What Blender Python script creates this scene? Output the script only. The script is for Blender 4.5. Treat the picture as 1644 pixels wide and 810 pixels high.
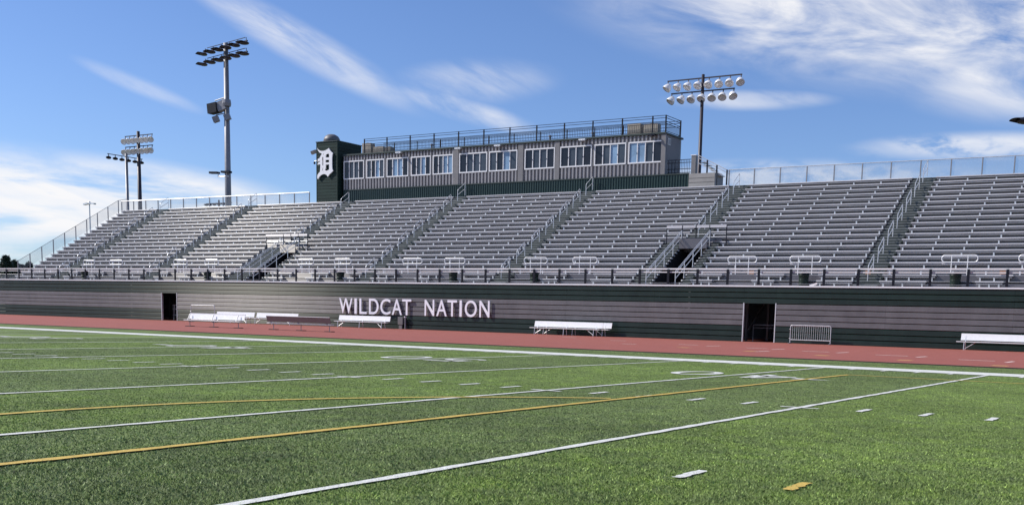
import bpy, bmesh, math, random
import numpy as np
from mathutils import Vector, Matrix
R=math.radians
rnd=random.Random(7)
for o in list(bpy.data.objects): bpy.data.objects.remove(o)
sc=bpy.context.scene
col=sc.collection
# ------------------------------------------------------------------ camera
CAM=Vector((5.448,-32.431,1.279)); FPX,CX,CY=1741.405,902.758,750.635
def cam_axes(yaw,pitch,roll):
    f=Vector((math.sin(yaw)*math.cos(pitch),math.cos(yaw)*math.cos(pitch),math.sin(pitch)))
    rt=Vector((math.cos(yaw),-math.sin(yaw),0)); up=rt.cross(f)
    c,s=math.cos(roll),math.sin(roll)
    return c*rt+s*up, -s*rt+c*up, f
RT,UP,FW=cam_axes(R(-31.00492),R(-7.91106),R(1.539926))
cd=bpy.data.cameras.new('camera'); cam=bpy.data.objects.new('camera',cd); col.objects.link(cam)
cd.sensor_width=36; cd.lens=FPX/1644*36; cd.shift_x=(822-CX)/1644; cd.shift_y=(CY-405)/1644
cd.clip_start=.1; cd.clip_end=6000
m=Matrix((RT,UP,-FW)).transposed().to_4x4(); m.translation=CAM; cam.matrix_world=m
sc.camera=cam
# ------------------------------------------------------------------ light
SUN_EL=37.; SUN_AZ=math.atan2(-.918,-.397)         # azimuth measured from +Y towards +X
w=bpy.data.worlds.new('World'); sc.world=w; w.use_nodes=True
def build_world():
    nt=w.node_tree; N=nt.nodes; L=nt.links; N.clear()
    out=N.new('ShaderNodeOutputWorld'); bg=N.new('ShaderNodeBackground'); L.new(bg.outputs[0],out.inputs[0])
    sky=N.new('ShaderNodeTexSky'); sky.sky_type='NISHITA'; sky.sun_disc=False
    sky.sun_elevation=R(SUN_EL); sky.sun_rotation=SUN_AZ%(2*math.pi); sky.air_density=1.0; sky.dust_density=.3; sky.ozone_density=2.2; sky.altitude=200
    bg.inputs[1].default_value=.114
    def M(op,a,b=None,c=None):
        n=N.new('ShaderNodeMath'); n.operation=op
        for i,v in enumerate((a,b,c)):
            if v is None: continue
            if isinstance(v,(int,float)): n.inputs[i].default_value=v
            else: L.new(v,n.inputs[i])
        return n.outputs[0]
    def ss(x,a,b):
        n=N.new('ShaderNodeMapRange'); n.interpolation_type='SMOOTHSTEP'; L.new(x,n.inputs[0])
        n.inputs[1].default_value=a; n.inputs[2].default_value=b; return n.outputs[0]
    tc=N.new('ShaderNodeTexCoord'); nm=N.new('ShaderNodeVectorMath'); nm.operation='NORMALIZE'; L.new(tc.outputs['Generated'],nm.inputs[0])
    sp=N.new('ShaderNodeSeparateXYZ'); L.new(nm.outputs[0],sp.inputs[0])
    az=M('MULTIPLY',M('ARCTAN2',sp.outputs[0],sp.outputs[1]),180/math.pi)
    el=M('MULTIPLY',M('ARCSINE',sp.outputs[2]),180/math.pi)
    def noise(rot,sx,sy,scale,det,dist,off=0):
        cb=N.new('ShaderNodeCombineXYZ'); c,s=math.cos(R(rot)),math.sin(R(rot))
        u=M('ADD',M('MULTIPLY',az,c),M('MULTIPLY',el,s)); v=M('SUBTRACT',M('MULTIPLY',el,c),M('MULTIPLY',az,s))
        L.new(M('MULTIPLY',u,sx),cb.inputs[0]); L.new(M('MULTIPLY',v,sy),cb.inputs[1]); cb.inputs[2].default_value=off
        n=N.new('ShaderNodeTexNoise'); L.new(cb.outputs[0],n.inputs['Vector']); n.inputs['Scale'].default_value=scale
        n.inputs['Detail'].default_value=det; n.inputs['Roughness'].default_value=.58; n.inputs['Distortion'].default_value=dist
        return n.outputs[0]
    def blob(a0,e0,la,le,rot):
        c,s=math.cos(R(rot)),math.sin(R(rot))
        da=M('ADD',az,-a0); de=M('ADD',el,-e0)
        u=M('DIVIDE',M('ADD',M('MULTIPLY',da,c),M('MULTIPLY',de,s)),la)
        v=M('DIVIDE',M('SUBTRACT',M('MULTIPLY',de,c),M('MULTIPLY',da,s)),le)
        d=M('SQRT',M('ADD',M('MULTIPLY',u,u),M('MULTIPLY',v,v)))
        return ss(M('SUBTRACT',1.0,d),0.,.75)
    def mx(*a):
        r=a[0]
        for b in a[1:]: r=M('MAXIMUM',r,b)
        return r
    fib=noise(-10,.13,.42,1.0,9,.5)          # cirrus streaks
    fib2=noise(-24,.14,.55,1.1,8,.4,3.)
    puf=noise(0,.10,.50,1.0,9,.25,7.)
    soft=noise(0,.35,.9,1.4,6,.3,11.)
    wisps=mx(blob(-15,14.8,20,4.4,-6),M('MULTIPLY',blob(-8,11.6,9,2.6,-4),.9))
    c1=M('MULTIPLY',wisps,ss(fib,.30,.64))
    st=mx(blob(-44.5,12.7,7.5,1.15,-24),M('MULTIPLY',blob(-36.5,10.2,4.6,.75,-14),.9),M('MULTIPLY',blob(-36,11.5,5,1.3,4),.55),M('MULTIPLY',blob(-52,10.2,3.5,.5,-18),.5),M('MULTIPLY',blob(-22,10.9,5,.6,0),.7))
    c2=M('MULTIPLY',M('MULTIPLY',st,ss(fib2,.22,.66)),.75)
    bank=mx(blob(-57.5,4.6,12,3.0,-3),M('MULTIPLY',blob(-51,5.6,8.5,1.5,-6),.95),M('MULTIPLY',blob(-60,2.2,7,.8,0),.8))
    c3=M('MULTIPLY',bank,ss(puf,.36,.55))
    low=mx(M('MULTIPLY',blob(-11,8.6,7,.8,0),.7),M('MULTIPLY',blob(-20,7.1,12,1.2,0),.55))
    c4=M('MULTIPLY',low,ss(soft,.3,.6))
    # the rest of the sky: the same thin cirrus, seen out of frame
    away=M('MULTIPLY',ss(M('ABSOLUTE',M('ADD',az,33.)),32.,55.),M('MULTIPLY',ss(fib,.46,.75),.45))
    high=M('MULTIPLY',M('MULTIPLY',ss(el,15,25),ss(fib,.46,.74)),.45)
    fine=noise(-14,.30,1.5,1.0,5,.6,21.)
    cl=mx(c1,c2,c3,c4,away,high)
    cl=M('MULTIPLY',cl,M('ADD',.78,M('MULTIPLY',ss(fine,.28,.70),.28)))
    cl=M('MULTIPLY',M('MINIMUM',cl,1.),ss(el,-1.,1.))
    mixc=N.new('ShaderNodeMix'); mixc.data_type='RGBA'
    tint=N.new('ShaderNodeMix'); tint.data_type='RGBA'; tint.blend_type='MULTIPLY'; tint.inputs[0].default_value=1
    L.new(sky.outputs[0],tint.inputs[6]); tint.inputs[7].default_value=(.74,.87,1.19,1)
    L.new(cl,mixc.inputs[0]); L.new(tint.outputs[2],mixc.inputs[6]); mixc.inputs[7].default_value=(8.3,8.3,8.5,1)
    L.new(mixc.outputs[2],bg.inputs[0])
build_world()
sd=bpy.data.lights.new('sun','SUN'); sun=bpy.data.objects.new('sun',sd); col.objects.link(sun)
sd.energy=5.0; sd.angle=R(.53); sd.color=(1,.955,.89)
tosun=Vector((math.sin(SUN_AZ)*math.cos(R(SUN_EL)),math.cos(SUN_AZ)*math.cos(R(SUN_EL)),math.sin(R(SUN_EL))))
sun.rotation_euler=(-tosun).to_track_quat('-Z','Y').to_euler(); sun.location=(-40,-60,60)
vs=sc.view_settings; vs.view_transform='Standard'; vs.look='None'; vs.exposure=0.0; vs.gamma=1
# ------------------------------------------------------------------ helpers
def ray(x,y): return RT*((x-CX)/FPX)-UP*((y-CY)/FPX)+FW
def onY(x,y,Y): d=ray(x,y); return CAM+d*((Y-CAM.y)/d.y)
def onX(x,y,X): d=ray(x,y); return CAM+d*((X-CAM.x)/d.x)
def link(o,parent=None):
    col.objects.link(o)
    if parent is not None: o.parent=parent
    return o
class MB:
    def __init__(s): s.v=[]; s.f=[]
    def box(s,x0,x1,y0,y1,z0,z1):
        n=len(s.v); s.v+=[(x,y,z) for z in (z0,z1) for y in (y0,y1) for x in (x0,x1)]
        s.f+=[tuple(n+i for i in q) for q in ((0,2,3,1),(4,5,7,6),(0,1,5,4),(2,6,7,3),(0,4,6,2),(1,3,7,5))]; return s
    def bar(s,p,q,wd,hd=None):                       # box-section bar from p to q
        hd=hd or wd; p=Vector(p); q=Vector(q); d=(q-p).normalized()
        a=d.cross(Vector((0,0,1)))
        if a.length<1e-4: a=Vector((1,0,0))
        a.normalize(); b=a.cross(d); n=len(s.v)
        for c in (p,q):
            for i,j in ((-1,-1),(1,-1),(1,1),(-1,1)): s.v.append(tuple(c+a*(i*wd/2)+b*(j*hd/2)))
        s.f+=[(n,n+1,n+2,n+3),(n+7,n+6,n+5,n+4)]+[(n+i,n+4+i,n+4+(i+1)%4,n+(i+1)%4) for i in range(4)]; return s
    def tube(s,pts,r,k=6,r2=None):
        pts=[Vector(p) for p in pts]; n=len(s.v); m_=len(pts)
        for i,p in enumerate(pts):
            d=(pts[min(i+1,m_-1)]-pts[max(i-1,0)]).normalized()
            a=d.cross(Vector((0,0,1)))
            if a.length<1e-3: a=Vector((1,0,0))
            a.normalize(); b=a.cross(d); rr=r if r2 is None else r+(r2-r)*i/(m_-1)
            for j in range(k):
                t=2*math.pi*j/k; s.v.append(tuple(p+a*(rr*math.cos(t))+b*(rr*math.sin(t))))
        for i in range(m_-1):
            for j in range(k):
                s.f.append((n+i*k+j,n+i*k+(j+1)%k,n+(i+1)*k+(j+1)%k,n+(i+1)*k+j))
        s.f.append(tuple(n+j for j in range(k))[::-1]); s.f.append(tuple(n+(m_-1)*k+j for j in range(k))); return s
    def lathe(s,prof,c=(0,0,0),k=16):
        n=len(s.v)
        for r,z in prof:
            for j in range(k):
                t=2*math.pi*j/k; s.v.append((c[0]+r*math.cos(t),c[1]+r*math.sin(t),c[2]+z))
        for i in range(len(prof)-1):
            for j in range(k): s.f.append((n+i*k+j,n+i*k+(j+1)%k,n+(i+1)*k+(j+1)%k,n+(i+1)*k+j))
        s.f.append(tuple(n+j for j in range(k))[::-1]); s.f.append(tuple(n+(len(prof)-1)*k+j for j in range(k))); return s
    def quad(s,*p):
        n=len(s.v); s.v+=[tuple(q) for q in p]; s.f.append(tuple(range(n,n+len(p)))); return s
    def corrug(s,x0,x1,y,z0,z1,per,dep):              # vertical ribs, facing -Y
        pr=[]; x=x0
        while x<x1-1e-6:
            for a,b in ((0,0),(.38,0),(.5,1),(.88,1),(1,0)):
                xx=x+a*per
                if xx<=x1 and (not pr or xx>pr[-1][0]+1e-6): pr.append((xx,y+b*dep))
            x+=per
        if pr[-1][0]<x1: pr.append((x1,y))
        n=len(s.v)
        for a,b in pr: s.v+=[(a,b,z0),(a,b,z1)]
        for i in range(len(pr)-1): s.f.append((n+2*i,n+2*i+2,n+2*i+3,n+2*i+1))
        return s
    def mesh(s,name,mat):
        me=bpy.data.meshes.new(name); me.from_pydata(s.v,[],s.f); me.update()
        if mat: me.materials.append(mat)
        return me
    def obj(s,name,mat,parent=None,smooth=False):
        me=s.mesh(name,mat)
        bm=bmesh.new(); bm.from_mesh(me); bmesh.ops.recalc_face_normals(bm,faces=bm.faces); bm.to_mesh(me); bm.free()
        if smooth:
            for p in me.polygons: p.use_smooth=True
        return link(bpy.data.objects.new(name,me),parent)
def inst(name,me,loc,parent=None):
    o=bpy.data.objects.new(name,me); o.location=loc; return link(o,parent)
def thing(name,label,cat,loc=(0,0,0),rz=0,group=None):
    o=bpy.data.objects.new(name,None); o.empty_display_size=.2; o.location=loc; o.rotation_euler=(0,0,rz); col.objects.link(o)
    return tag(o,label,cat,group)
def tag(o,label,cat,group=None):
    o['label']=label; o['category']=cat
    if group: o['group']=group
    return o
def struct(o): o['kind']='structure'; return o
# ------------------------------------------------------------------ materials
def mat(name,c,rough=.5,metal=0.,var=.08,nscale=3.,bump=0.,bscale=60.,spec=.5,orand=.0,stretch=None,aniso=0.):
    m_=bpy.data.materials.new(name); m_.use_nodes=True; nt=m_.node_tree; N=nt.nodes; L=nt.links; b=N['Principled BSDF']
    b.inputs['Roughness'].default_value=rough; b.inputs['Metallic'].default_value=metal; b.inputs['Specular IOR Level'].default_value=spec
    geo=N.new('ShaderNodeNewGeometry'); src=geo.outputs['Position']
    if stretch:
        mp=N.new('ShaderNodeMapping'); mp.inputs['Scale'].default_value=stretch; L.new(src,mp.inputs[0]); src=mp.outputs[0]
    n=N.new('ShaderNodeTexNoise'); n.inputs['Scale'].default_value=nscale; n.inputs['Detail'].default_value=6; n.inputs['Roughness'].default_value=.65; L.new(src,n.inputs['Vector'])
    mr=N.new('ShaderNodeMapRange'); L.new(n.outputs[0],mr.inputs[0]); mr.inputs[1].default_value=.3; mr.inputs[2].default_value=.7; mr.inputs[3].default_value=1-var; mr.inputs[4].default_value=1+var
    val=mr.outputs[0]
    if orand:
        oi=N.new('ShaderNodeObjectInfo'); m2=N.new('ShaderNodeMapRange'); L.new(oi.outputs['Random'],m2.inputs[0]); m2.inputs[3].default_value=1-orand; m2.inputs[4].default_value=1+orand
        mm=N.new('ShaderNodeMath'); mm.operation='MULTIPLY'; L.new(val,mm.inputs[0]); L.new(m2.outputs[0],mm.inputs[1]); val=mm.outputs[0]
    hs=N.new('ShaderNodeHueSaturation'); hs.inputs['Color'].default_value=(*c,1); L.new(val,hs.inputs['Value']); L.new(hs.outputs[0],b.inputs['Base Color'])
    r2=N.new('ShaderNodeMapRange'); L.new(n.outputs[0],r2.inputs[0]); r2.inputs[1].default_value=.3; r2.inputs[2].default_value=.7; r2.inputs[3].default_value=max(.03,rough-.07); r2.inputs[4].default_value=min(1,rough+.07); L.new(r2.outputs[0],b.inputs['Roughness'])
    if bump:
        nb=N.new('ShaderNodeTexNoise'); nb.inputs['Scale'].default_value=bscale; nb.inputs['Detail'].default_value=3; L.new(src,nb.inputs['Vector'])
        bp=N.new('ShaderNodeBump'); bp.inputs['Strength'].default_value=bump; bp.inputs['Distance'].default_value=.02; L.new(nb.outputs[0],bp.inputs['Height']); L.new(bp.outputs[0],b.inputs['Normal'])
    if aniso:                                            # rolled sheet: fine grooves along the plank throw a narrow upright glare
        gl=N.new('ShaderNodeBsdfAnisotropic'); gl.distribution='BECKMANN'; gl.inputs['Color'].default_value=(1,.97,.9,1)
        gl.inputs['Roughness'].default_value=.375; gl.inputs['Anisotropy'].default_value=-.66
        tg=N.new('ShaderNodeCombineXYZ'); tg.inputs[2].default_value=1.; L.new(tg.outputs[0],gl.inputs['Tangent'])
        mx=N.new('ShaderNodeMixShader'); mx.inputs[0].default_value=aniso; L.new(b.outputs[0],mx.inputs[1]); L.new(gl.outputs[0],mx.inputs[2]); L.new(mx.outputs[0],N['Material Output'].inputs[0])
    return m_
ALU=mat('aluminium_seat',(.56,.545,.56),.44,.12,.10,1.2,spec=.35,orand=.07,stretch=(.5,4,4),aniso=.07)
ALUF=mat('aluminium_footboard',(.42,.41,.42),.46,.12,.14,1.5,spec=.35,orand=.08,stretch=(.5,4,4),aniso=.07)
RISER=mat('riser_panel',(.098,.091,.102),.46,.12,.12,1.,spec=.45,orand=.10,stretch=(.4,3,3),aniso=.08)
STEP=mat('aisle_tread',(.050,.062,.060),.6,.2,.2,2.5,orand=.12)
NOSE=mat('tread_nosing',(.30,.31,.31),.5,.4,.15,2.5,orand=.1)
GALV=mat('galvanised_steel',(.66,.67,.68),.4,.4,.08,6.)
GALVD=mat('weathered_galvanised_pole',(.25,.25,.265),.5,.4,.12,2.)
WHITE=mat('white_powder_coat',(.80,.80,.80),.35,0,.03,4.)
WHITEP=mat('white_metal_sheet',(.78,.78,.79),.4,.1,.05,1.)
DARK=mat('black_green_coat',(.012,.018,.018),.45,0,.15,5.)
NAVY=mat('dark_rail_coat',(.010,.012,.020),.5,0,.1,5.,spec=.2)
BRONZE=mat('dark_bronze_pole',(.045,.04,.05),.45,.3,.1,2.)
WGRAY=mat('grey_wall_plank',(.124,.120,.125),.5,.0,.16,1.2,spec=.3,orand=.06,stretch=(1.1,2,.8),aniso=.035)
WGREEN=mat('green_wall_plank',(.0105,.0265,.021),.5,.0,.22,1.2,spec=.13,orand=.1,stretch=(1.1,2,.8),aniso=.03)
TGREEN=mat('green_tower_plank',(.013,.030,.025),.6,.0,.2,1.2,spec=.2,orand=.12)
PLANKG=mat('pale_landing_plank',(.27,.26,.25),.6,0,.1,1.5)
CORG=mat('grey_corrugated_metal',(.27,.26,.266),.45,.2,.07,1.5)
CORGR=mat('green_corrugated_metal',(.012,.034,.030),.4,.15,.12,1.5)
TRIMG=mat('grey_trim',(.168,.162,.166),.5,.1,.08,2.)
ROOFD=mat('dark_roof_trim',(.02,.035,.032),.5,0,.1,2.)
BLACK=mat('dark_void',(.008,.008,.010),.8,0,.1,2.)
FLOORC=mat('underside_concrete',(.12,.115,.11),.85,0,.15,1.5)
BEIGE=mat('beige_equipment_metal',(.33,.29,.24),.6,0,.12,4.)
FRAME=mat('white_window_frame',(.74,.74,.75),.4,0,.04,3.)
LETTER=mat('letter_paint',(.90,.88,.93),.4,.1,.03,3.)
EMB=mat('emblem_white',(.80,.80,.82),.4,0,.03,3.)
BROWN=mat('weathered_bench_back',(.115,.085,.095),.6,0,.12,4.)
RUBBER=mat('black_rubber',(.01,.01,.011),.7,0,.1,5.)
CANM=mat('dark_green_bin',(.012,.025,.018),.45,0,.12,4.)
CARD=mat('brown_card',(.36,.20,.13),.8,0,.1,6.)
BARK=mat('bark',(.06,.045,.035),.9,0,.2,4.)
LEAF=mat('evergreen_leaf',(.020,.040,.018),.6,0,.35,.9)
LAMPGLASS=mat('lamp_bowl_reflector',(.86,.85,.85),.3,.15,.04,8.)
def glass(name,c,r,spec=.35):
    return mat(name,c,r,0,.25,.8,spec=spec)
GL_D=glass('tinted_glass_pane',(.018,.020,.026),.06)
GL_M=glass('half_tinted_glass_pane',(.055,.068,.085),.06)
GL_B=glass('painted_sky_glass_pane',(.20,.31,.44),.10)  # sky showing through the glass is put into the pane colour as blue
def meshmat():
    m_=bpy.data.materials.new('chain_link_mesh'); m_.use_nodes=True; nt=m_.node_tree; N=nt.nodes; L=nt.links; b=N['Principled BSDF']; o=N['Material Output']
    b.inputs['Base Color'].default_value=(.40,.42,.44,1); b.inputs['Roughness'].default_value=.5; b.inputs['Metallic'].default_value=.3
    geo=N.new('ShaderNodeNewGeometry'); n=N.new('ShaderNodeTexNoise'); n.inputs['Scale'].default_value=1.2; L.new(geo.outputs['Position'],n.inputs[0])
    mr=N.new('ShaderNodeMapRange'); L.new(n.outputs[0],mr.inputs[0]); mr.inputs[3].default_value=.15; mr.inputs[4].default_value=.28
    t=N.new('ShaderNodeBsdfTransparent'); mx=N.new('ShaderNodeMixShader'); L.new(mr.outputs[0],mx.inputs[0]); L.new(t.outputs[0],mx.inputs[1]); L.new(b.outputs[0],mx.inputs[2]); L.new(mx.outputs[0],o.inputs[0])
    return m_
MESHM=meshmat()
Y5=4.572
def turfmat(name,blade):
    m_=bpy.data.materials.new(name); m_.use_nodes=True; nt=m_.node_tree; N=nt.nodes; L=nt.links; b=N['Principled BSDF']
    b.inputs['Roughness'].default_value=.62 if blade else .85; b.inputs['Specular IOR Level'].default_value=.35 if blade else .15
    geo=N.new('ShaderNodeNewGeometry'); sp=N.new('ShaderNodeSeparateXYZ'); L.new(geo.outputs['Position'],sp.inputs[0])
    def M(op,a,b_=None):
        n=N.new('ShaderNodeMath'); n.operation=op
        for i,v in enumerate((a,b_)):
            if v is None: continue
            if isinstance(v,(int,float)): n.inputs[i].default_value=v
            else: L.new(v,n.inputs[i])
        return n.outputs[0]
    # woven panels 5 yards wide, laid alternately
    st=M('LESS_THAN',M('MODULO',M('ADD',M('DIVIDE',sp.outputs[0],Y5),100.),2.),1.)
    st=M('MULTIPLY',st,M('LESS_THAN',sp.outputs[1],-.9))
    def noise(scale,det,vec=None):
        n=N.new('ShaderNodeTexNoise'); n.inputs['Scale'].default_value=scale; n.inputs['Detail'].default_value=det; n.inputs['Roughness'].default_value=.6; L.new(vec or geo.outputs['Position'],n.inputs['Vector']); return n.outputs[0]
    mixc=N.new('ShaderNodeMix'); mixc.data_type='RGBA'; L.new(st,mixc.inputs[0]); mixc.inputs[6].default_value=(.164,.216,.073,1); mixc.inputs[7].default_value=(.186,.254,.069,1)
    big=noise(.35,5); mid=noise(2.2,6); fine=noise(38,4)
    def rng(v,a,b_,lo=.3,hi=.7):
        n=N.new('ShaderNodeMapRange'); L.new(v,n.inputs[0]); n.inputs[1].default_value=lo; n.inputs[2].default_value=hi; n.inputs[3].default_value=a; n.inputs[4].default_value=b_; return n.outputs[0]
    v=M('MULTIPLY',rng(big,.80,1.16),rng(mid,.78,1.2))
    v=M('MULTIPLY',v,rng(fine,.55,1.4))
    if blade:
        at=N.new('ShaderNodeAttribute'); at.attribute_name='tone'; v=M('MULTIPLY',v,at.outputs['Fac'])
    hs=N.new('ShaderNodeHueSaturation'); L.new(mixc.outputs[2],hs.inputs['Color']); L.new(v,hs.inputs['Value']); L.new(rng(mid,.92,1.1),hs.inputs['Saturation']); L.new(hs.outputs[0],b.inputs['Base Color'])
    if not blade:
        bp=N.new('ShaderNodeBump'); bp.inputs['Strength'].default_value=.7; bp.inputs['Distance'].default_value=.03; nb=noise(55,5); L.new(nb,bp.inputs['Height']); L.new(bp.outputs[0],b.inputs['Normal'])
    return m_
TURF=turfmat('turf_backing',False); BLADE=turfmat('turf_blade',True)
PWHITE=mat('field_paint_white',(.72,.715,.65),.85,0,.22,14.,.5,60.)
PYEL=mat('field_paint_yellow',(.62,.43,.09),.8,0,.16,14.,.5,60.)
TRACK=mat('red_track_rubber',(.345,.100,.070),.85,0,.09,.8,.35,90.)
TMARK=mat('track_paint_white',(.80,.62,.56),.8,0,.2,6.)
TMARKY=mat('track_paint_yellow',(.60,.32,.12),.8,0,.2,6.)
KERB=mat('track_edge_rubber',(.035,.022,.02),.8,0,.2,3.)
GROUND=mat('dry_ground',(.12,.125,.07),.95,0,.25,.05)
# ------------------------------------------------------------------ ground, turf, track
g=struct(MB().quad((-3000,-3000,-.08),(3000,-3000,-.08),(3000,3000,-.08),(-3000,3000,-.08)).obj('ground',GROUND))
turf=struct(MB().quad((-95,-60,0),(60,-60,0),(60,5.62,0),(-95,5.62,0)).obj('turf_field',TURF))
struct(MB().box(-130,60,5.62,5.86,-.06,.03).obj('track_kerb',KERB))
track=struct(MB().quad((-130,5.86,.012),(60,5.86,.012),(60,60,.012),(-130,60,.012)).obj('running_track',TRACK))
SHAPES=[]                                         # painted rectangles (x0,x1,y0,y1) and others: no grass blades there
def paint(name,x0,x1,y0,y1,z=.012,mt=None,parent=turf):
    n=max(2,int(max(x1-x0,y1-y0)/(.22 if name in('yard_line','penalty_box_line') else .05 if max(x1-x0,y1-y0)<2 else .6))); b=MB(); along=(y1-y0)>(x1-x0)
    wob=lambda: rnd.uniform(-.014,.014)
    L_=[];H_=[]
    for i in range(n+1):
        t=i/n
        if along: y=y0+(y1-y0)*t; L_.append((x0+wob(),y,z)); H_.append((x1+wob(),y,z))
        else: x=x0+(x1-x0)*t; L_.append((x,y0+wob(),z)); H_.append((x,y1+wob(),z))
    for i in range(n):
        if along: b.quad(L_[i],H_[i],H_[i+1],L_[i+1])
        else: b.quad(L_[i],L_[i+1],H_[i+1],H_[i])
    if parent is turf: SHAPES.append((x0,x1,y0,y1))
    return b.obj(name,mt or PWHITE,parent)
for k in range(-3,14): paint('yard_line',-k*Y5-.052,-k*Y5+.052,-48,-.92,.012)
paint('sideline',-64,40,-.92,.92,.013)
for k in range(-14,66):
    x=-k*.9144
    if k%5:
        paint('hash_mark',x-.052,x+.052,-16.42,-15.82,.012)
        paint('sideline_tick',x-.05,x+.05,-1.45,-.92,.012)
        if -14<=k<12: paint('hash_mark',x-.052,x+.052,-32.95,-32.35,.012)
    else:
        paint('hash_cross',x-.30,x-.0521,-16.42,-16.32,.012); paint('hash_cross',x+.0521,x+.30,-16.42,-16.32,.012)
paint('penalty_box_line',-2.77,-2.65,-44.0,-4.75,.015,PYEL); paint('penalty_box_line',-2.65,20,-4.85,-4.73,.015,PYEL)
paint('penalty_spot',2.635,2.725,-24.46,-23.98,.012,PYEL); paint('kick_mark',1.69,1.775,-24.44,-23.9,.012)
b=MB(); arc=[]
for i in range(49):
    t=R(180-52.5+105*i/48); arc.append((math.cos(t),math.sin(t)))
for i in range(48):
    (a,c),(d,e)=arc[i],arc[i+1]
    b.quad((2.7+9.09*a,-24.4+9.09*c,.015),(2.7+9.21*a,-24.4+9.21*c,.015),(2.7+9.21*d,-24.4+9.21*e,.015),(2.7+9.09*d,-24.4+9.09*e,.015))
b.obj('penalty_arc',PYEL,turf)
# field numbers, tops towards the middle of the field
def number(d,xc,y0=-8.75,h=1.9,wd=1.15):
    b=MB(); z=.0125
    def P(u,v): return (xc-u*wd, y0+(1-v)*h, z)       # u right, v up for a reader on the far sideline
    def stroke(p,q,t):
        p=Vector(p); q=Vector(q); dv=Vector(((q.x-p.x)*wd,(q.y-p.y)*h)); n_=Vector((-dv.y,dv.x)).normalized()*t/2; n_=Vector((n_.x/wd,n_.y/h))
        b.quad(P(*(p+n_)),P(*(q+n_)),P(*(q-n_)),P(*(p-n_)))
    def ring(cx_,cy_,rx,ry,t,a0,a1,n=22):
        for i in range(n):
            A=R(a0+(a1-a0)*i/n); B=R(a0+(a1-a0)*(i+1)/n); rxi=rx-t/wd; ryi=ry-t*.85/h
            b.quad(P(cx_+rx*math.cos(A),cy_+ry*math.sin(A)),P(cx_+rx*math.cos(B),cy_+ry*math.sin(B)),P(cx_+rxi*math.cos(B),cy_+ryi*math.sin(B)),P(cx_+rxi*math.cos(A),cy_+ryi*math.sin(A)))
    if d=='0': ring(0,.5,.5,.5,.24,0,360,28)
    if d=='4': stroke((.2,0),(.2,1),.26); stroke((-.5,.33),(.5,.33),.24); stroke((-.45,.36),(.12,.98),.22)
    if d=='5': stroke((-.4,.93),(.45,.93),.25); stroke((-.36,.5),(-.36,.98),.22); ring(-.02,.32,.5,.33,.24,-150,140,20)
    if d=='3': ring(-.02,.73,.45,.28,.22,-80,150,16); ring(-.02,.28,.5,.30,.24,-150,80,16)
    if d=='2': ring(0,.7,.48,.30,.23,-20,170,16); stroke((.38,.62),(-.4,.12),.24); stroke((-.5,.07),(.5,.07),.26)
    if d=='1': stroke((0,0),(0,1),.26)
    o=b.obj('field_number',PWHITE,turf); SHAPES.append((xc-wd*.5,xc+wd*.5,y0,y0+h)); return o
for k,d,ar in ((-1,'3',1),(1,'4',1),(3,'5',0),(5,'4',-1),(7,'3',-1),(9,'2',-1),(11,'1',-1)):
    xl=-k*Y5
    number('0',xl-.98); number(d,xl+.85)
    if ar:
        bx=xl+(1.55 if ar>0 else -1.85); b=MB(); b.quad((bx,-8.25,.0125),(bx,-7.8,.0125),(bx+ar*.9,-8.02,.0125)); b.obj('direction_arrow',PWHITE,turf)
def tm(x,y,lx,ly,mt): MB().quad((x-lx/2,y-ly/2,.017),(x+lx/2,y-ly/2,.017),(x+lx/2,y+ly/2,.017),(x-lx/2,y+ly/2,.017)).obj('lane_mark',mt,track)
for x,y,l in ((-10.65,16.8,1.3),(-2.9,13.3,1.4),(-6.8,15.4,1.4),(-18.7,20.3,1.1),(-24.6,23.5,1.0),(-14.2,18.6,1.1),(-30,27.0,1.),(-20.5,17,.8)): tm(x,y,l,.26,TMARK)
for x,y in ((-9.4,16.9),(-5.46,15.1),(-1.6,12.95),(-13.,18.3),(-17,19.7),(-12,13.5)): tm(x,y,.16,1.8,TMARK)
for x,y in ((-8.5,11.1),(-1.1,7.7),(-4.74,9.35),(-16.2,14.4),(-12.3,12.9)): tm(x,y,.55,.75,TMARKY)
for j in range(1,9): MB().quad((-120,5.9+j*1.22,.016),(55,5.9+j*1.22,.016),(55,5.93+j*1.22,.016),(-120,5.93+j*1.22,.016)).obj('lane_line',mat('faded_lane_paint%d'%j,(.36,.13,.12),.85,0,.3,.7),track)
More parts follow.
